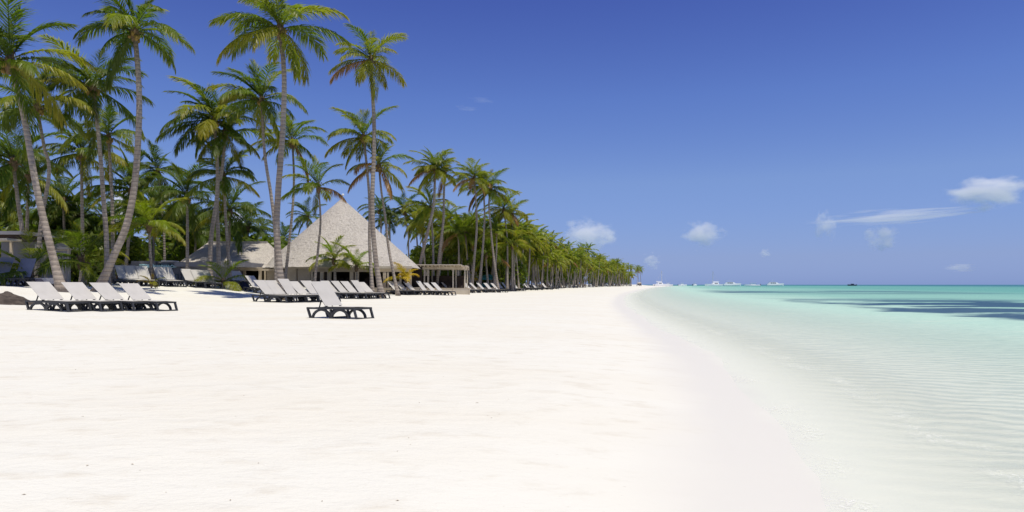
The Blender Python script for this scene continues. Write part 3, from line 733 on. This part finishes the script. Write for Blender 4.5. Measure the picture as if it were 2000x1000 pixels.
# low beige walls in front
def low_wall(px0, px1, d, h, lab):
    a, b = (px0 - 1000) / F * d, (px1 - 1000) / F * d; zc = min(gz(a, d), gz(b, d)) - .15
    t_ = thing('low_wall', lab, 'wall', ((a + b) / 2, d, zc)); w_ = (b - a) / 2
    n = max(3, int((b - a) / 1.2))
    for i in range(n):
        MB().box(-w_ + 2 * w_ * i / n + .015, -w_ + 2 * w_ * (i + 1) / n - .015, -.06, .06, 0, h + .15).build('panel', M['canvas'], t_)
    for i in range(n + 1):
        q = -w_ + 2 * w_ * i / n; MB().box(q - .04, q + .04, -.1, .1, 0, h + .22).build('post', M['cream'], t_)
    MB().box(-w_, w_, -.08, .08, h + .152, h + .20).build('top_rail', M['cream'], t_)
low_wall(818, 917, 62, .55, 'low cream panelled wall in front of the pergola')
low_wall(924, 968, 78, .5, 'low cream panelled wall right of the pergola')
# dead frond stub on the leaning palm by the pergola
dm = MB(); p0 = P(812, 518, 65.7); 
dr = thing('dead_frond', 'dry brown frond propped against the leaning palm by the pergola', 'palm frond', P(812, 519, 65.6))
fo = link('blade', make_frond(77, .55, .9, .8, None, nl=40, wid=.02, lmax=.2)[0].mesh('blade', M['dead']), dr); fo.scale = (1.7, 1.7, 1.7); fo.rotation_euler = (0, 0, pi + .1)
# teal kiosk
kd = 94; kx = (953 - 1000) / F * kd; kz = gz(kx, kd)
ki = thing('kiosk', 'small kiosk with teal canopy between the trunks right of the pergola', 'kiosk', (kx, kd, kz))
c_ = MB(); hh = P(0, 536, kd).z - kz
c_.v = [(-1.3, -1, hh - .5), (1.3, -1, hh - .5), (1.3, 1, hh - .5), (-1.3, 1, hh - .5), (-.3, 0, hh), (.3, 0, hh), (-1.3, -1, hh - .75), (1.3, -1, hh - .75), (1.3, 1, hh - .75), (-1.3, 1, hh - .75)]
c_.f = [(0, 1, 5, 4), (1, 2, 5), (2, 3, 4, 5), (3, 0, 4), (0, 6, 7, 1), (1, 7, 8, 2), (2, 8, 9, 3), (3, 9, 6, 0)]
c_.build('canopy', M['teal'], ki)
for sx in (-1.2, 1.2):
    for sy in (-.9, .9): MB().box(sx - .04, sx + .04, sy - .04, sy + .04, -.1, hh - .5).build('post', M['cream'], ki)
MB().box(-1.1, 1.1, -.8, .8, -.1, .95).build('counter', M['teal'], ki)

# ------------------------------------------------------------------ grey building with lettering
GD = 56.0; ggx = (350 - 1000) / F * GD; ggz = gz(ggx, GD) - .1
gb = thing('grey_building', 'flat roofed grey beach building with pale script lettering on its front', 'building', (ggx, GD, ggz))
def XG(px): return (px - 1000) / F * GD - ggx
def ZG(py): return P(0, py, GD).z - ggz
def gbox(nm, mat, p0, p1, y0, y1, z0, z1, parent=gb): return MB().box(XG(p0), XG(p1), y0, y1, z0, z1).build(nm, mat, parent)
gbox('wing_wall', M['grey'], 228, 255.5, .35, 4, 0, ZG(515))
mw = gbox('front_wall', M['grey'], 256, 304, 0, 4.2, 0, ZG(510))
gbox('recess_wall', M['greylt'], 304.1, 338, .5, 4.1, 0, ZG(511))
gbox('window', M['glass'], 305, 337, .42, .49, ZG(537), ZG(514))
gbox('front_wall', M['grey'], 338.1, 352, .05, 4.15, 0, ZG(511))
gbox('side_wall', M['greylt'], 352.1, 440, .25, 4.05, 0, ZG(521))
gbox('roof_slab', M['greylt'], 345, 478, -.35, 4.4, ZG(521) + .003, ZG(512))
gbox('roof_edge', M['white'], 311, 333, .3, 1.4, ZG(510.4), ZG(508.8))
for a, b in ((342, 347.5), (348, 353.5), (354, 361)): gbox('glass_door', M['glass'], a, b, -.02 if b < 352 else .12, .04 if b < 352 else .2, .1, ZG(535))
gbox('hedge_box', M['brown'], 374, 398, -.4, .1, 0, ZG(546))
# lettering: two rules, then script-like loops
sg = []
def stroke(pts, w_=.035):
    MB().tube([(XG(a), -.07, ZG(b)) for a, b in pts], w_, 5).build('letter_stroke', M['sign'], mw)
stroke([(273, 517.3), (280, 516.6), (288, 517.4), (295, 517.8)]); stroke([(273, 521.5), (282, 521.0), (292, 521.6), (298, 521.4)], .045); stroke([(274, 519.4), (284, 519.2), (292, 519.4)], .025)
def loops(a, b, n, y0, amp, ph=0):
    return [(a + (b - a) * i / (n * 8) + 1.1 * sin(ph + 2 * pi * i / 8), y0 + amp * cos(ph + 2 * pi * i / 8)) for i in range(n * 8 + 1)]
stroke(loops(288, 296, 2, 519.5, 2.2), .04); stroke([(294, 523), (298, 518), (300, 516.5), (301, 521), (303, 522)], .045)
stroke(loops(302, 318, 4, 520, 2.4, .6), .04); stroke(loops(318, 333, 4, 519.6, 2.0, 1.2), .04); stroke([(333, 521), (337, 517.6), (340, 519.8), (347, 519.3)], .04); stroke([(322, 523), (334, 522.4), (345, 521.4)], .03)

# ------------------------------------------------------------------ beach bar at the left edge
BD = 39.0; bx0 = (20 - 1000) / F * BD; bz = gz(bx0, BD) - .05
bar = thing('beach_bar', 'low beach bar with pale awnings and counter at the left edge', 'bar', (bx0, BD, bz))
def XB(px): return (px - 1000) / F * BD - bx0
def ZB(py): return P(0, py, BD).z - bz
def bbox(nm, mat, p0, p1, y0, y1, z0, z1): return MB().box(XB(p0), XB(p1), y0, y1, z0, z1).build(nm, mat, bar)
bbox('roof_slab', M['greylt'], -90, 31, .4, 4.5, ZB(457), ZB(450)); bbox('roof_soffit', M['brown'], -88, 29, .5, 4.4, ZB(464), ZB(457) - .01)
bbox('awning', M['canvas'], -90, 34, -.8, .35, ZB(471), ZB(467)); bbox('awning', M['canvas'], 73, 97, -.2, 1.8, ZB(487), ZB(478)); bbox('awning', M['canvas'], 104, 128, .3, 2.0, ZB(486), ZB(482))
for px in (-40, 8, 76, 94, 122): bbox('post', M['white'] if px == 94 else M['cream'], px - 2, px + 2, .5, .64, 0, ZB(487) if px > 60 else ZB(465))
bbox('back_wall', M['greylt'], 62, 88, 1.2, 1.35, 0, ZB(505)); bbox('back_wall', M['greylt'], -90, 50, 3.6, 3.8, 0, ZB(465))
bbox('counter_front', M['greylt'], -80, 46, .05, .5, 0, ZB(531)); bbox('counter_top', M['white'], -82, 48, -.1, .55, ZB(531) + .003, ZB(528))
# printed storage box
qx = (90 - 1000) / F * 33; qz = gz(qx, 33)
qb = thing('day_bed', 'white day bed with purple print beside the leaning trunk', 'day bed', (qx, 33, qz))
MB().box(-.5, .5, -.4, .4, .0, .14).build('base', M['navy'], qb); MB().box(-.48, .48, -.38, .38, .145, .42).build('mattress', M['cushion'], qb)
for i in range(4): MB().box(-.30 + .02 * i, .22 - .05 * i, -.388, -.381, .17 + .06 * i, .205 + .06 * i).build('print', M['purple'], qb)

# ------------------------------------------------------------------ seaweed mound
sx, sy = (6 - 1000) / F * 23.4, 23.4
def mound(x, y, rx, ry, h, lab, name, mat, cat, seed):
    mb = MB(); nr, na = 12, 36
    for i in range(nr + 1):
        q = i / nr
        for j in range(na):
            a = 2 * pi * j / na; nn = noise.noise(Vector((cos(a) * 1.5 + seed, sin(a) * 1.5, q * 2)))
            rr_ = q * (1 + .25 * nn); px, py = rx * rr_ * cos(a), ry * rr_ * sin(a)
            z = h * (1 - q * q) ** 1.2 * (1 + .5 * noise.noise(Vector((px * 3, py * 3, seed)))) + .03 * noise.noise(Vector((px * 11, py * 11, seed)))
            mb.v.append((px, py, z + gz(x + px, y + py) - gz(x, y) - .02))
    for i in range(nr):
        for j in range(na): mb.f.append((i * na + j, (i + 1) * na + j, (i + 1) * na + (j + 1) % na, i * na + (j + 1) % na))
    o = mb.build(name, mat, None, True); o.location = (x, y, gz(x, y)); o['label'] = lab; o['category'] = cat
    return o
mound(sx, sy, 1.0, .8, .36, 'dark heap of dry seaweed at the left edge of the sand', 'seaweed_heap', M['seaweed'], 'seaweed', 3.3)

rd = random.Random(44); db = MB()
for i in range(140):
    y = 3.2 + 17 * rd.random() ** 1.6; x = xs(y) - rd.uniform(2.0, 4 + y * 1.0); a = rd.uniform(0, pi); L_ = rd.uniform(.004, .011) * (1 + (rd.random() < .05) * 1.5)
    z = gz(x, y) + .002; u_ = Vector((cos(a), sin(a), rd.uniform(-.1, .1))) * L_; v_ = Vector((-sin(a), cos(a), .1)) * rd.uniform(.0015, .004); p_ = Vector((x, y, z)); n_ = len(db.v)
    db.v += [tuple(p_ - u_ - v_), tuple(p_ + u_ * .2 - v_ * 1.3 + Vector((0, 0, .003))), tuple(p_ + u_), tuple(p_ - u_ * .1 + v_ + Vector((0, 0, .002)))]; db.f.append((n_, n_ + 1, n_ + 2, n_ + 3))
ob = db.build('beach_debris', plain('dry_twig', (.40, .33, .24, 1), (.50, .43, .33, 1), .9, 6, .2)); ob['kind'] = 'stuff'; ob['label'] = 'scattered dry twigs and seaweed bits on the sand'
# ------------------------------------------------------------------ loungers
def make_lounger(recline, sling):
    """origin under the backrest hinge; +X points to the foot end"""
    root = thing('sun_lounger', '', 'sun lounger')
    H = .34; xh, xf = -.72, 1.14; W = .31
    pl = M['plastic']
    for sd in (-1, 1):
        y = sd * W
        MB().box(xh, xf, y - .028, y + .028, H - .055, H).build('side_rail', pl, root)
        MB().bar((xh + .03, y, H - .05), (xh + .15, y, .0), .05, .055).build('leg', pl, root)
        MB().bar((xf - .03, y, H - .05), (xf + .07, y, .0), .05, .055).build('leg', pl, root)
        for (a, b) in ((xh + .26, xh + .90), (xh + 1.00, xh + 1.60)):
            n = 12; c = (a + b) / 2; R_ = (b - a) / 2; mb = MB(); pts = [Vector((c - R_ * cos(pi * i / n) * (1 + .12 * (1 - sin(pi * i / n))), y, (H - .07) * sin(pi * i / n) ** .8)) for i in range(n + 1)]
            for q, e in zip(pts, pts[1:]): mb.bar(q + (q - e) * .08, e + (e - q) * .08, .05, .062)
            mb.build('arch_leg', pl, root)
        MB().bar((xh + .93, y, H - .06), (xh + 1.02, y, .02), .044, .06).build('leg', pl, root)
    for xx, zz in ((xh + .03, H - .03), (xf - .03, H - .03), (xf + .07, .03), (xh + .93, .05)):
        MB().box(xx - .025, xx + .025, -W + .029, W - .029, zz - .025, zz + .02).build('crossbar', pl, root)
    # seat sling, slightly sagging
    mb = MB(); n = 10
    for i in range(n + 1):
        for j in range(5):
            x = .02 + (xf - .08) * i / n; yy = -W + .03 + (2 * W - .06) * j / 4
            mb.v.append((x, yy, H + .022 - .018 * sin(pi * i / n) * sin(pi * j / 4)))
    for i in range(n):
        for j in range(4): a = i * 5 + j; mb.f.append((a, a + 5, a + 6, a + 1))
    mb.build('seat_sling', sling, root, True)
    bl = .88; cx, cz = -cos(recline), sin(recline)
    bf = MB()
    for sd in (-1, 1): bf.bar((0, sd * (W - .06), H + .015), (cx * bl, sd * (W - .06), H + .015 + cz * bl), .05, .035)
    bf.bar((cx * bl, -W + .04, H + .015 + cz * bl), (cx * bl, W - .04, H + .015 + cz * bl), .04, .04, Vector((cz, 0, -cx)).normalized())
    bfo = bf.build('backrest_frame', pl, root)
    mb = MB()
    for i in range(n + 1):
        for j in range(5):
            s_ = .01 + (bl + .05) * i / n; yy = -W - .005 + (2 * W + .01) * j / 4; sag = .03 + .0 * sin(pi * j / 4) - .02 * sin(pi * i / n) * sin(pi * j / 4)
            mb.v.append((cx * s_ + cz * sag, yy, H + .018 + cz * s_ - cx * sag))
    for i in range(n):
        for j in range(4): a = i * 5 + j; mb.f.append((a, a + 1, a + 6, a + 5))
    mb.build('backrest_sling', sling, root, True)
    for q_, sd in ((0, -1), (1, 1)):
        one = MB(); one.bar((cx * bl * .40, sd * (W - .08), H + cz * bl * .38), (cx * bl * .40 - .10, sd * (W - .08), H - .02), .025, .025); one.build('backrest_prop', pl, root)
    return root
LA = make_lounger(radians(50), M['sling']); LB = make_lounger(radians(43), M['sling']); LD = make_lounger(radians(40), M['sling']); LC = make_lounger(radians(62), M['sling_blue'])
used = set(); jr = random.Random(9)
def lounger(proto, px, d, deg, lab, grp=None, s=1.0):
    if proto.name in used: o = copy_tree(proto)
    else: o = proto; used.add(proto.name)
    x = (px - 1000) / F * d
    o.location = (x, d, gz(x, d) - .02); deg += jr.uniform(-3.5, 3.5); o.rotation_euler = (0, 0, radians(deg)); o.scale = s if isinstance(s, tuple) else (s, s, s)
    o['label'] = lab; o['category'] = 'sun lounger'
    if grp: o['group'] = grp
    elif 'group' in o: del o['group']
    # sit level on the sand
    fx = x + cos(radians(deg)) * 1.1; fyy = d + sin(radians(deg)) * 1.1; bx = x - cos(radians(deg)) * .7; by = d - sin(radians(deg)) * .7
    o.rotation_euler[1] = -math.atan2(gz(fx, fyy) - gz(bx, by), 1.8) * 0.8
    return o
ORD = ['first', 'second', 'third', 'fourth', 'fifth', 'sixth', 'seventh', 'eighth', 'ninth', 'tenth', 'eleventh', 'twelfth', 'thirteenth', 'fourteenth', 'fifteenth', 'sixteenth']
lounger(LA, 652, 19.3, -28, 'lone grey sling lounger on open sand in front of the others', None, (.94, 1.10, .96))
for i, (px, d) in enumerate(((103, 21.3), (168, 21.9), (224, 22.5), (278, 23.1))):
    lounger(LD, px, d, -22, ORD[i] + ' from left of four grey loungers in the front left row', 'front left row of loungers', (1.04, 1.12, .90))
for i, (px, d) in enumerate(((502, 43), (528, 33), (548, 33.6), (571, 34.2), (594, 34.8), (617, 35.4))):
    lounger((LB, LB, LD, LB, LA)[(i * 3) % 5], px, d, -24, ORD[i] + ' from left in the lounger row behind the lone one', 'lounger row behind the lone lounger', (1.08, 1.22, 1.05))
for i, (px, d) in enumerate(((652, 41), (672, 41.6), (690, 42.2), (708, 43), (722, 43.6))):
    lounger((LB, LB, LD, LB, LA)[(i * 3) % 5], px, d, -24, ORD[i] + ' from left in the lounger row before the restaurant columns', 'lounger row before the restaurant columns', (1.08, 1.22, 1.05))
for i, (px, d) in enumerate(((775, 55), (790, 55.6), (806, 56.2), (829, 57), (846, 57.6), (860, 58.2))):
    lounger((LB, LB, LD, LB, LA)[(i * 3) % 5], px, d, -24, ORD[i] + ' from left in the lounger row beside the tall palm mound', 'lounger row beside the palm mound', (1.08, 1.22, 1.05))
for i, (px, d) in enumerate(((243, 40), (262, 40.4), (283, 40.8), (318, 41.5), (333, 41.9), (372, 42.6), (391, 43), (407, 43.4))):
    lounger(LA if i < 5 else LB, px, d, -38, ORD[i] + ' from left in the lounger row before the grey building', 'lounger row before the grey building', 1.05)
for i, (px, d) in enumerate(((460, 50), (472, 50.5))):
    lounger(LB, px, d, -30, ORD[i] + ' from left of two loungers behind the knee high palm', 'pair of loungers behind the small palm', 1.05)
for i, (px, d) in enumerate(((2, 32), (45, 32.3))):
    lounger(LC, px, d, -88, ('left' if i == 0 else 'right') + ' of two blue grey loungers facing the camera by the bar', 'blue grey loungers by the bar', 1.1)
for i in range(8):
    d = 68 + i * 1.6; px = 876 + i * 13.5
    lounger(LB, px, d, -24 + r.uniform(-6, 6), ORD[i] + ' from left in the lounger row below the pergola wall', 'lounger row below the pergola wall', 1.05)
for i in range(14):
    d = 88 + i * 3.6; x = xs(d) - 15.6 - r.uniform(0, 1.6); px = 1000 + x / d * F
    lounger(LA if i % 3 else LB, px, d, -24 + r.uniform(-14, 14), ORD[i] + ' from left among the far loungers below the shoreline grove', 'far loungers below the shoreline grove', 1.05)
# a navy covered stack and towels
nx = (478 - 1000) / F * 45
nv = mound(nx, 45, .55, .4, .55, 'navy cover bundled over a lounger behind the row', 'covered_bundle', M['navy'], 'bundle', 8.1)

# ------------------------------------------------------------------ boats
def hull(mb, L, B, H, bow=.35, yc=0):
    n = 14; k0 = len(mb.v)
    for i in range(n + 1):
        u = i / n; wd = B / 2 * min(1, (1 - u) * 2.4) ** .6 if u > .55 else B / 2 * (.85 + .27 * u)
        if i == n: wd = .03
        sh = H * (1 + bow * max(0, u - .4)); x = L * (u - .5); ext = .0 if u < .6 else (u - .6) * .5
        for (fy_, fz) in ((.93, 1), (1, .35), (.7, -.12), (-.7, -.12), (-1, .35), (-.93, 1)):
            mb.v.append((x + ext * (fz > .5), yc + wd * fy_, sh * fz if fz > 0 else -.15))
    for i in range(n):
        for j in range(5): a = k0 + i * 6 + j; mb.f.append((a, a + 1, a + 7, a + 6))
        a = k0 + i * 6; mb.f.append((a + 5, a, a + 6, a + 11))
    mb.f.append(tuple(k0 + j for j in range(6)))
def boat(px, d, deg, lab, kind, L, mats=None):
    x = (px - 1000) / F * d
    t_ = thing({'cat': 'sailing_catamaran', 'yacht': 'motor_yacht', 'launch': 'motor_boat'}[kind], lab, 'boat', (x, d, SEA), radians(deg), 'boats anchored off the beach'); t_.scale = (1.08, 1.1, 1.3)
    hm = M['boatdark'] if mats else M['boat']
    if kind == 'cat':
        for s_ in (-1, 1):
            mb = MB(); hull(mb, L, 1.3, 1.25, .3, s_ * 2.3); mb.build('hull', hm, t_)
        MB().box(-L * .42, L * .22, -2.3, 2.3, .85, 1.22).build('deck', M['boat'], t_)
        cb = MB(); cb.v = [(-L * .28, -1.9, 1.225), (L * .12, -1.9, 1.225), (L * .12, 1.9, 1.225), (-L * .28, 1.9, 1.225), (-L * .26, -1.6, 2.5), (L * .02, -1.6, 2.4), (L * .02, 1.6, 2.4), (-L * .26, 1.6, 2.5)]
        cb.f = [(4, 5, 6, 7), (0, 1, 5, 4), (1, 2, 6, 5), (2, 3, 7, 6), (3, 0, 4, 7)]; c_ = cb.build('cabin', M['boat'], t_)
        for s_ in (-1, 1): MB().box(-L * .22, L * .0, s_ * 1.83 - .03, s_ * 1.83 + .03, 1.6, 2.0).build('window', M['glass'], c_)
        MB().tube([(L * .06, 0, 1.2), (L * .05, 0, 9.8)], [.26, .18], 8).build('mast', M['alu'], t_)
        MB().tube([(L * .05, 0, 2.9), (-L * .35, 0, 3.0)], [.16, .13], 8).build('boom', M['boat'], t_)
        for e in ((L * .48, 0, 1.2), (-L * .4, 2.2, 1.25), (-L * .4, -2.2, 1.25)): MB().tube([(L * .05, 0, 9.4), e], .022, 4).build('stay', M['alu'], t_)
    elif kind == 'yacht':
        mb = MB(); hull(mb, L, 3.6, 1.5, .5); mb.build('hull', hm, t_)
        cb = MB(); cb.v = [(-L * .38, -1.4, 1.5), (L * .2, -1.3, 1.7), (L * .2, 1.3, 1.7), (-L * .38, 1.4, 1.5), (-L * .36, -1.3, 2.7), (L * .06, -1.15, 2.7), (L * .06, 1.15, 2.7), (-L * .36, 1.3, 2.7)]
        cb.f = [(4, 5, 6, 7), (0, 1, 5, 4), (1, 2, 6, 5), (2, 3, 7, 6), (3, 0, 4, 7)]; c_ = cb.build('cabin', M['boat'], t_)
        for s_ in (-1, 1):
            for q in range(3): MB().box(-L * .30 + q * L * .11, -L * .22 + q * L * .11, s_ * 1.37 - .03, s_ * 1.37 + .03, 1.85, 2.4).build('window', M['glass'], c_)
        MB().box(-L * .32, -L * .02, -1.2, 1.2, 3.5, 3.6).build('bimini_top', M['white'], t_)
        for sx in (-L * .3, -L * .04):
            for s_ in (-1, 1): MB().tube([(sx, s_ * 1.1, 2.68), (sx, s_ * 1.1, 3.5)], .04, 5).build('bimini_pole', M['alu'], t_)
        MB().tube([(-L * .15, 0, 3.6), (-L * .17, 0, 5.0)], .05, 6).build('radio_mast', M['alu'], t_)
    else:
        mb = MB(); hull(mb, L, 2.3, .95, .4); mb.build('hull', hm, t_)
        MB().box(-L * .2, L * .1, -.7, .7, .95, 1.7).build('console', hm if mats else M['boat'], t_)
        MB().box(-L * .28, L * .16, -.95, .95, 2.15, 2.25).build('canopy', M['white'], t_)
        for sx in (-L * .25, L * .13):
            for s_ in (-1, 1): MB().tube([(sx, s_ * .85, .9), (sx, s_ * .85, 2.15)], .035, 5).build('canopy_pole', M['alu'], t_)
        MB().box(-L * .54, -L * .49, -.3, .3, .3, 1.35).build('outboard', M['boatdark'], t_)
boat(1291, 560, 8, 'white sailing catamaran with mast nearest the coast tip', 'cat', 11)
boat(1306, 600, 0, 'low white motor boat right beside the catamaran nearest the coast', 'launch', 7)
boat(1333, 640, 0, 'small white motor boat between the two masted catamarans, left one', 'launch', 7.5)
boat(1357, 660, 30, 'small white motor boat just left of the middle catamaran', 'launch', 5)
boat(1394, 580, 184, 'white sailing catamaran with mast in the middle of the boats', 'cat', 12.5)
boat(1430, 620, 3, 'white motor yacht with dark windows right of the middle catamaran', 'yacht', 15)
boat(1469, 560, 176, 'long low white boat with dark figure height mast', 'launch', 12)
boat(1514, 640, 2, 'white motor yacht furthest right of the white boats', 'yacht', 15)
boat(1664, 760, 180, 'small dark boat alone on the horizon', 'launch', 9, True)
# small structure past the last palms
fx = (1249 - 1000) / F * 545; fz = gz(fx, 545)
ft = thing('beach_hut', 'tiny grey hut past the last palms at the coast tip', 'hut', (fx, 545, fz))
MB().box(-1.4, 1.4, -1, 1, -.3, 1.6).build('wall', M['grey'], ft)
rf = MB(); rf.v = [(-1.9, -1.4, 1.6), (1.9, -1.4, 1.6), (1.9, 1.4, 1.6), (-1.9, 1.4, 1.6), (-.9, 0, 2.5), (.9, 0, 2.5)]; rf.f = [(0, 1, 5, 4), (1, 2, 5), (2, 3, 4, 5), (3, 0, 4), (3, 2, 1, 0)]
rf.build('roof', M['thatch'], ft)

# ------------------------------------------------------------------ clouds: volumes of vapour far over the sea
def cloud_mat(name, dens, thr, nsc, stretch=(1, 1, 1)):
    k = N(name); c = k.coord('Object'); oi = k.new('ShaderNodeObjectInfo')
    off = k.new('ShaderNodeVectorMath', operation='ADD'); k.to(c, off.inputs[0]); k.to(oi.outputs['Location'], off.inputs[1])
    n1 = k.noise(k.mapping(off.outputs[0], stretch), nsc, 6, .58)
    ln = k.new('ShaderNodeVectorMath', operation='LENGTH'); k.to(c, ln.inputs[0])
    fall = k.math('SUBTRACT', 1.0, ln.outputs['Value'])
    sh = k.math('ADD', fall, k.math('MULTIPLY', k.math('SUBTRACT', n1, .5), 2.3))
    dn = k.math('MULTIPLY', k.rng(sh, thr, thr + .45), k.rng(fall, 0.02, .25))
    v = k.new('ShaderNodeVolumePrincipled'); v.inputs['Color'].default_value = (.97, .97, .98, 1); v.inputs['Anisotropy'].default_value = .0
    k.to(k.math('MULTIPLY', dn, dens), v.inputs['Density'])
    k.to(v.outputs[0], k.out.inputs['Volume'])
    return k.m
CM = cloud_mat('cumulus_vapour', .020, .36, 1.5); CW = cloud_mat('thin_vapour', .017, .32, 1.9); CF = cloud_mat('faint_vapour', .003, .32, 1.6, (1.2, 1, 2.2)); CS = cloud_mat('cirrus_vapour', .012, .30, 1.6, (1.2, 1, 2.2))
def cloud(px, py, wpx, hpx, lab, mat, D=3600, roll=0):
    b = MB(); b.ball((0, 0, 0), 1, 1, 1, 20, 12); me = b.mesh('cloud', mat)
    o = link('cloud', me); o.location = P(px, py, D); o.scale = (wpx / 2 / F * D * 1.35, min(wpx, hpx * 2) / 2 / F * D, hpx / 2 / F * D * 1.4)
    o.rotation_euler = (0, roll, 0); o['label'] = lab; o['category'] = 'cloud'; o['group'] = 'small clouds above the sea'
cloud(1935, 376, 150, 62, 'largest white cloud at the right edge of the sky', CM)
cloud(1370, 460, 84, 56, 'rounded white cloud above the middle of the boats', CM)
cloud(1148, 462, 104, 64, 'soft cloud rising behind the end of the palm grove', CW)
cloud(1612, 442, 40, 60, 'thin ragged cloud left of the long streak', CW)
cloud(1722, 466, 66, 48, 'ragged cloud below the long streak', CW)
cloud(1496, 495, 26, 20, 'smallest round white puff above the boats', CM)
cloud(1272, 510, 36, 34, 'faint wisp low beyond the coast tip', CS)
cloud(1745, 423, 330, 30, 'long thin streak of cloud left of the largest cloud', CS, 3600, -.08)
cloud(1878, 523, 60, 18, 'faint low cloud at right near the horizon', CS)
cloud(942, 196, 60, 12, 'upper of two faint wisps high in the open sky', CF, 3600, .15)
cloud(912, 212, 50, 12, 'lower of two faint wisps high in the open sky', CF, 3600, .1)
cloud(240, 415, 90, 80, 'white cloud seen between trunks of the left grove', CM)
cloud(100, 420, 70, 60, 'white cloud glimpsed at far left through the grove', CM)
cloud(462, 432, 70, 50, 'white cloud glimpsed above the low thatched wing', CM)
